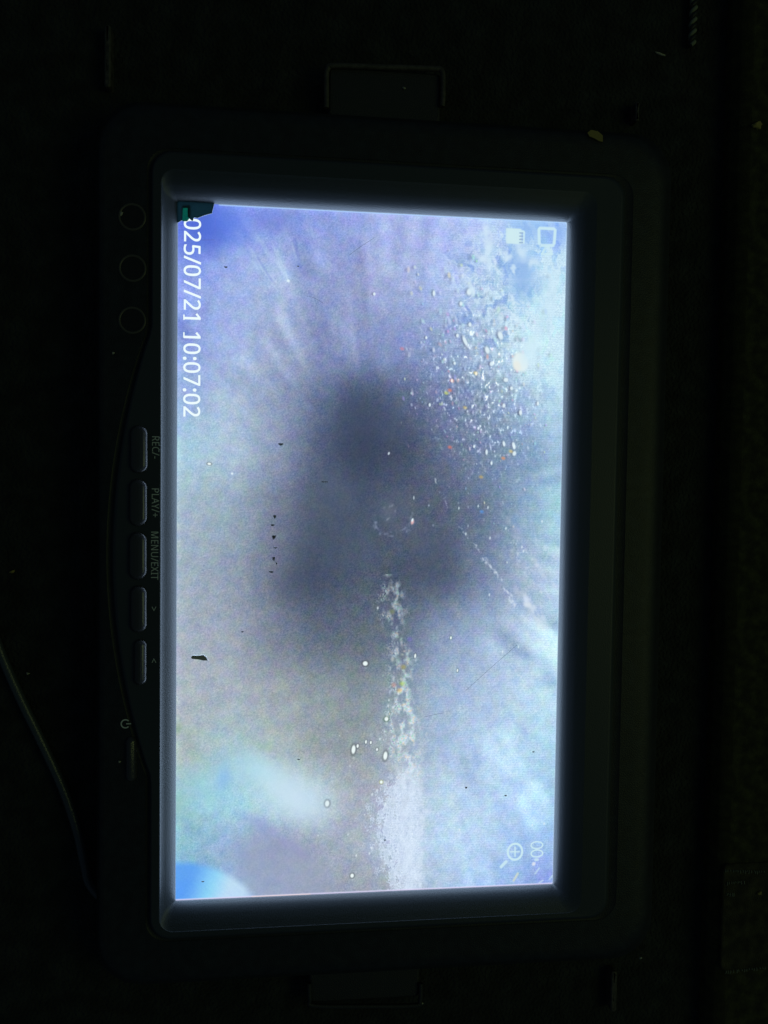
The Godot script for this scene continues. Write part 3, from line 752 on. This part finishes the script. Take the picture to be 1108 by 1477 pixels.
# ------------------------------------------------------------------ the monitor
func monitor() -> void:
	var m := thing("inspection_monitor", "black pipe inspection monitor with a bright blue grey screen and side buttons", "monitor", Vector3(0, -9, 0))
	var base := Vector3(0, 9, 0) * MM
	# bezel: opening, curved inner slope, flat rim, step down on the outside
	var bezel_rings := [
		ring(-43.35, 43.35, -76.85, 76.85, 0.25, -0.6),
		ring(-43.4, 43.4, -76.9, 76.9, 0.25, 0.3),
		ring(-43.8, 43.65, -77.15, 77.2, 0.5, 1.0),
		ring(-44.5, 44.2, -77.7, 77.85, 1.0, 1.85),
		ring(-45.3, 45.2, -78.6, 78.9, 1.6, 2.6),
		ring(-46.0, 46.7, -80.1, 80.6, 2.2, 3.2),
		ring(-46.24, 48.59, -82.18, 81.89, 3.0, 3.6),
		ring(-46.37, 49.05, -82.59, 81.99, 3.1, 3.7),
		ring(-47.94, 54.59, -85.66, 82.89, 4.2, 3.8, 7.6),
		ring(-48.18, 54.96, -85.99, 83.18, 4.3, 3.7, 7.9),
		ring(-48.33, 55.25, -86.26, 83.52, 4.4, 3.4, 8.0),
		ring(-48.58, 55.88, -86.69, 84.08, 4.5, 2.7, 8.1)]
	var o := obj("bezel", loft(bezel_rings, [1, 2, 2, 2, 2, 2, 3, 4, 5, 5, 6]), M.bezel, m)
	o.position = base
	var housing_rings := [
		ring(-48.58, 55.88, -86.69, 84.08, 4.5, 2.55, 8.1),
		ring(-49.32, 57.58, -87.17, 84.54, 4.8, 2.6, 8.2),
		ring(-49.45, 57.87, -87.28, 84.64, 4.9, 2.75, 8.3),
		ring(-58.29, 60.75, -93.26, 91.29, 9.0, 2.6),
		ring(-58.89, 62.8, -95.09, 92.64, 9.5, 2.5),
		ring(-59.47, 64.62, -96.11, 93.63, 10.0, 2.1),
		ring(-59.9, 66.09, -96.83, 94.5, 10.0, 1.2),
		ring(-60.19, 67.05, -97.26, 95.04, 10.0, 0.4),
		ring(-60.51, 67.96, -97.86, 95.84, 10.0, -0.6),
		ring(-60.68, 68.47, -98.18, 96.29, 10.0, -1.0),
		ring(-60.75, 68.61, -98.32, 96.48, 10.0, -9.0)]
	o = obj("housing", loft(housing_rings, [1, 1, 2, 3, 3, 3, 3, 3, 3, 4]), M.housing, m)
	o.position = base
	# the display panel
	var pm := PlaneMesh.new()
	pm.size = Vector2(SCREEN_W, SCREEN_H) * MM
	var scr := obj("screen", pm, M.screen, m)
	scr.position = base
	scr.set_meta("label", "lit screen showing the inside of a wet pipe")
	lettering("2025/07/21 10:07:02", "Droid Sans", 4.92, Vector3(3.09 - 43.5, 0.06, 23.43 - 77.0), M.lit_letters, scr, "timestamp", 1.0)
	for z in [24.68 - 77.0, 28.49 - 77.0]:
		var bar := BoxMesh.new()
		bar.size = Vector3(0.3, 0.012, 1.15) * MM
		var foot := obj("timestamp_foot", bar, M.lit_letters, scr)
		foot.position = Vector3(1.45 - 43.5, 0.06, z) * MM
	# buttons on the bowed part of the bezel
	for q in [[Vector3(-50.83, 4.4, -23.34), 3.7, 10.2], [Vector3(-50.95, 4.4, -12.01), 3.8, 10.1], [Vector3(-51, 4.4, -0.63), 3.8, 10.2], [Vector3(-50.84, 4.4, 10.8), 3.5, 10.1], [Vector3(-50.46, 4.4, 22.3), 2.7, 9.9], [Vector3(-52.53, 3.3, 43.69), 2.4, 9.9]]:
		var at: Vector3 = q[0]
		var b := obj("button", pill(q[1], q[2], 1.1), M.button, m)
		b.position = (at + Vector3(0, 8.3, 0)) * MM
		var g := obj("button_gap", pill(q[1] + 0.5, q[2] + 0.5, 0.06), M.hole, b)
		g.position = Vector3(0, -0.62, 0) * MM
	for q in [["REC/-", Vector3(-47.34, 3.85, -23.87), 2.1], ["PLAY/+", Vector3(-47.38, 3.85, -12.04), 2.1], ["MENU/EXIT", Vector3(-47.5, 3.85, -0.74), 2.1], [">", Vector3(-47.62, 3.85, 10.76), 2.0], ["<", Vector3(-47.59, 3.85, 22.01), 2.0]]:
		lettering(q[0], "Droid Sans", q[2], q[1] + Vector3(0, 9, 0), M.print_, m, "button_label", 0.98)
	# the power sign: an open ring and a bar
	var st := SurfaceTool.new()
	st.begin(Mesh.PRIMITIVE_TRIANGLES)
	var inner := PackedVector3Array()
	var outer := PackedVector3Array()
	for k in 25:
		var a := lerpf(0.75, TAU - 0.75, k / 24.0)
		inner.append(Vector3(cos(a) * 0.75, 0, sin(a) * 0.75))
		outer.append(Vector3(cos(a) * 1.02, 0, sin(a) * 1.02))
	skin(st, [inner, outer], [1], false, false, false)
	skin(st, [PackedVector3Array([Vector3(0.15, 0, -0.13), Vector3(1.2, 0, -0.13)]), PackedVector3Array([Vector3(0.15, 0, 0.13), Vector3(1.2, 0, 0.13)])], [1], false, false, false)
	st.generate_normals()
	o = obj("power_symbol", st.commit(), M.print_, m)
	o.position = (Vector3(-53.72, 2.86, 35.92) + Vector3(0, 9, 0)) * MM
	# three small round sockets above the buttons
	for q in [Vector3(-52.48, 2.6, -72.46), Vector3(-52.39, 2.6, -61.71), Vector3(-52.44, 2.6, -50.76)]:
		var t := TorusMesh.new()
		t.inner_radius = 2.35 * MM
		t.outer_radius = 2.95 * MM
		t.rings = 40
		t.ring_segments = 10
		var s := obj("socket_ring", t, M.metal_ring, m)
		s.position = (q + Vector3(0, 9, 0)) * MM
		var c := CylinderMesh.new()
		c.top_radius = 2.4 * MM
		c.bottom_radius = 2.4 * MM
		c.height = 0.3 * MM
		obj("socket_face", c, M.hole, s)

# ------------------------------------------------------------------ brackets and cord
func fittings() -> void:
	var b := thing("mounting_bracket", "dark square bracket with worn rim above the top of the monitor", "bracket", Vector3.ZERO, "brackets at the ends of the monitor")
	obj("plate", block(Vector2(-11.09, -106.32).x, Vector2(14.59, -108.06).x, Vector2(1.53, -110.71).y, Vector2(1.68, -99.18).y, 1.0, -9.5, -5.0, 0.5), M.bracket, b)
	obj("rim", tube(smooth_path([Vector3(-11.48, -4.4, -100.98), Vector3(-11.51, -4.4, -103.43), Vector3(-11.56, -4.4, -108.01), Vector3(-11.26, -4.4, -109.71), Vector3(-9.72, -4.4, -110.43), Vector3(1.57, -4.4, -110.91), Vector3(12.69, -4.4, -111.38), Vector3(14.46, -4.4, -111.2), Vector3(14.96, -4.4, -109.83), Vector3(15.04, -4.4, -105.18), Vector3(14.91, -4.4, -102.99)], 6), 0.62, 10), M.edge_worn, b)
	var c := thing("mounting_bracket", "dark square bracket below the bottom end of the monitor", "bracket", Vector3.ZERO, "brackets at the ends of the monitor")
	obj("plate", block(Vector2(-13.4, 102.1).x, Vector2(12.85, 103.66).x, Vector2(-0.61, 97.18).y, Vector2(-0.51, 105.71).y, 1.0, -9.5, -5.0, 0.5), M.bracket, c)
	obj("rim", tube(smooth_path([Vector3(-13.4, -4.6, 100.5), Vector3(-13.2, -4.6, 104.17), Vector3(-12.21, -4.6, 105.9), Vector3(-0.44, -4.6, 106.79), Vector3(11.66, -4.6, 107.36), Vector3(12.98, -4.6, 106.26), Vector3(13.09, -4.6, 102.04)], 6), 0.5, 10), M.bracket, c)
	# twisted cord hanging in from the top edge
	var cord := thing("twisted_cord", "short twisted grey green cord at the top right", "cord", Vector3.ZERO)
	for s in 2:
		var path := []
		for k in 90:
			var t := k / 89.0
			var p := Vector3(76.39, -7.6, -140.09).lerp(Vector3(76.02, -7.6, -122.82), t)
			path.append(p + Vector3(cos(t * 40.0 + s * PI), sin(t * 40.0 + s * PI), 0) * 0.5)
		obj("strand", tube(path, 0.48, 8), M.thread if s == 0 else M.bracket, cord)

func cable() -> void:
	var c := thing("power_cable", "black rubber cable curving up the left side to the monitor", "cable", Vector3.ZERO)
	obj("jacket", tube(smooth_path([Vector3(-155.17, -7.9, -87.04), Vector3(-130, -7.9, -56.32), Vector3(-106.47, -7.9, -24.06), Vector3(-92.17, -7.9, 0.33), Vector3(-86.64, -7.9, 12.79), Vector3(-83.12, -7.9, 22.85), Vector3(-78.97, -7.9, 33.01), Vector3(-74.18, -7.9, 43.59), Vector3(-69.56, -7.6, 54.17), Vector3(-66.36, -7, 63.66), Vector3(-64.79, -6.8, 70.87), Vector3(-63.66, -7.2, 75.97), Vector3(-60.41, -7.8, 80.5)], 10), 1.05, 16), M.rubber, c)

# ------------------------------------------------------------------ dirt lying about
func debris() -> void:
	# scrap of green tape over the first digit of the date
	var t := thing("tape_scrap", "torn dark green tape scrap over the top left screen corner", "tape", Vector3.ZERO)
	obj("film", sheet(PackedVector2Array([Vector2(-42.47, -76.08), Vector2(-40.71, -76.32), Vector2(-40.7, -73.8), Vector2(-41.43, -72.88), Vector2(-42.46, -72.83)]), 0.2, 0.26), M.film, t)
	obj("cut_piece", sheet(PackedVector2Array([Vector2(-44.52, -77.6), Vector2(-35.57, -78.36), Vector2(-35.71, -76.57), Vector2(-36.14, -74.77), Vector2(-37.76, -74.25), Vector2(-39.23, -73.58), Vector2(-39.97, -73.69), Vector2(-40.26, -72.86), Vector2(-40.85, -73.35), Vector2(-41.29, -73.92), Vector2(-41.3, -75.7), Vector2(-42.32, -75.64), Vector2(-42.46, -72.98), Vector2(-43.19, -72.5), Vector2(-44.51, -72.29)]), 0.28, 0.5), M.tape, t)
	# flake on the glass
	tag(obj("paint_flake", sheet(PackedVector2Array([Vector2(-40.2, 21.97), Vector2(-39.75, 21.66), Vector2(-38.99, 21.75), Vector2(-38.24, 21.68), Vector2(-37.49, 21.61), Vector2(-36.88, 22.08), Vector2(-36.5, 22.86), Vector2(-37.48, 22.85), Vector2(-38.54, 22.61), Vector2(-39.44, 22.52), Vector2(-40.04, 22.43)]), 0.2, 0.5), M.flake), "grey wedge shaped flake lying on the lower left of the screen", "flake")
	# specks on the glass
	var dots := [
		[Vector3(-20.9, 0, -25.36), 0.9, 0.85, "round black speck alone on the screen left of the dark pipe"],
		[Vector3(-11.07, 0, -17.04), 1.3, 0.45, "short black sliver on the dark middle of the screen"],
		[Vector3(-22.14, 0, -9.42), 0.55, 1.2, "topmost black speck of the row near the dark pipe"],
		[Vector3(-22.58, 0, -7.42), 0.7, 0.8, "second speck from the top of the black row"],
		[Vector3(-22.25, 0, -4.95), 0.75, 1.5, "largest upright speck in the middle of the black row"],
		[Vector3(-21.93, 0, -2.32), 0.7, 0.5, "small flat speck in the black row, above the crooked one"],
		[Vector3(-22.29, 0, -0.15), 0.5, 1.5, "crooked thin speck in the lower part of the black row"],
		[Vector3(-21.67, 0, 1.09), 0.35, 0.9, "faint thin speck beside the crooked one in the black row"],
		[Vector3(-22.8, 0, 3.02), 0.8, 0.7, "lowest black speck of the row near the dark pipe"],
		[Vector3(-33.14, 0, -63.53), 0.6, 0.5, "black dot on the blue upper left of the screen, right of the date"],
		[Vector3(-17.51, 0, -64.35), 0.4, 0.35, "tiny dark dot beside the bright scratches at the upper left"],
		[Vector3(-29.04, 0, 16.42), 0.45, 0.5, "tiny dark dot on the left, above the grey flake"],
		[Vector3(22.16, 0, 52.97), 0.4, 0.7, "tiny upright dark dot right of the white stream"],
		[Vector3(31.56, 0, 55.21), 0.45, 0.5, "tiny dark dot lower right, above the magnifier symbol"],
		[Vector3(37.99, 0, 45.08), 0.45, 0.45, "tiny dark dot near the right edge of the screen"],
		[Vector3(3.43, 0, 64.66), 0.4, 0.5, "tiny dark dot on the left border of the white stream"],
		[Vector3(-16.35, 0, 45.48), 0.55, 0.4, "tiny dark dot on the pale patch at the lower left"],
		[Vector3(-37.4, 0, 72.61), 0.6, 0.3, "tiny dark streak on the bright blue curve in the bottom left corner"]]
	var k := 0
	for d in dots:
		var o := obj("dirt_speck", lump(Vector3(d[1] * 1.25, 0.3, d[2] * 1.2), 100 + k), M.dirt)
		o.position = (d[0] + Vector3(0, 0.22, 0)) * MM
		tag(o, d[3], "speck", "dark specks on the screen")
		k += 1
	# hairs on the glass
	for q in [[[Vector3(-6.24, 0.25, -67.2), Vector3(-3.8, 0.25, -69.13), Vector3(-0.74, 0.25, -71.25)], "thin straight hair on the upper middle of the screen"], [[Vector3(-15.48, 0.25, -57.87), Vector3(-13.8, 0.25, -57.48), Vector3(-11.95, 0.25, -56.48)], "short curved hair below the bright scratches at the upper left"], [[Vector3(21.72, 0.25, 30.55), Vector3(27, 0.25, 25.8), Vector3(33.6, 0.25, 20.07)], "long thin hair slanting across the lower right of the screen"], [[Vector3(12.13, 0.25, 36.49), Vector3(14.21, 0.25, 36.05), Vector3(16.62, 0.25, 35.61)], "short hair right of the stream on the screen"]]:
		tag(obj("hair", tube(smooth_path(q[0], 6), 0.045, 5), M.hair), q[1], "hair", "hairs on the screen")
	# crumbs on the case and the monitor
	var crumbs := [
		["dirt_crumb", Vector3(-81.04, -9, 4.01), Vector3(1.3, 0.8, 1.2), "straw", "yellowish crumb on the case floor at the far left, above the cable"],
		["dirt_crumb", Vector3(-77.66, -9, 27.28), Vector3(0.8, 0.7, 0.9), "pale_dirt", "pale crumb on the case floor just right of the cable"],
		["dirt_crumb", Vector3(6.14, -5, -106.89), Vector3(0.8, 0.6, 0.7), "pale_dirt", "tiny pale crumb inside the top bracket"],
		["dirt_crumb", Vector3(65.25, 0.5, 95.33), Vector3(0.6, 0.5, 1.0), "pale_dirt", "tiny pale crumb at the lower right corner of the monitor"],
		["dirt_crumb", Vector3(-54.9, 2.75, 43.98), Vector3(0.55, 0.4, 0.9), "pale_dirt", "tiny pale crumb left of the power button"],
		["dirt_crumb", Vector3(-54.58, 2.75, -73.32), Vector3(0.6, 0.3, 1.7), "pale_dirt", "thin pale crumb beside the topmost round socket"],
		["dirt_crumb", Vector3(-56.28, 2.7, -43.89), Vector3(0.5, 0.3, 1.0), "pale_dirt", "tiny pale crumb on the monitor frame below the lowest round socket"],
		["dirt_crumb", Vector3(90.1, -3, -103.33), Vector3(2.2, 1.0, 3.2), "straw", "yellow green crumb at the right edge, high up on the padding"],
		["dirt_crumb", Vector3(96.51, -2.4, 82.41), Vector3(1.1, 0.8, 1.4), "straw", "yellowish crumb on the sewn patch at the lower right"],
		["dirt_crumb", Vector3(68.71, -9, -121.08), Vector3(2.8, 0.6, 0.7), "pale_dirt", "long pale crumb beside the end of the twisted cord"],
		["dirt_crumb", Vector3(13.39, -5, 106.89), Vector3(0.9, 0.7, 0.9), "pale_dirt", "pale crumb on the right corner of the bottom bracket"]]
	for q in crumbs:
		var o := obj(q[0], lump(q[2], 300 + k), M[q[3]])
		o.position = q[1] * MM
		o.rotation.y = 0.4 if q[3] == "straw" else -0.25
		tag(o, q[4], "crumb", "crumbs of dirt round the screen")
		k += 1
	tag(obj("leaf_scrap", sheet(PackedVector2Array([Vector2(46.7, -95.95), Vector2(47.49, -96.61), Vector2(49.11, -96.4), Vector2(50.26, -95.55), Vector2(50.29, -94.17), Vector2(49.48, -94.28), Vector2(48.34, -94.82), Vector2(47.2, -95.21)]), 2.66, 2.95), M.straw), "yellowish scrap of dry leaf on the top right of the monitor frame", "leaf scrap")
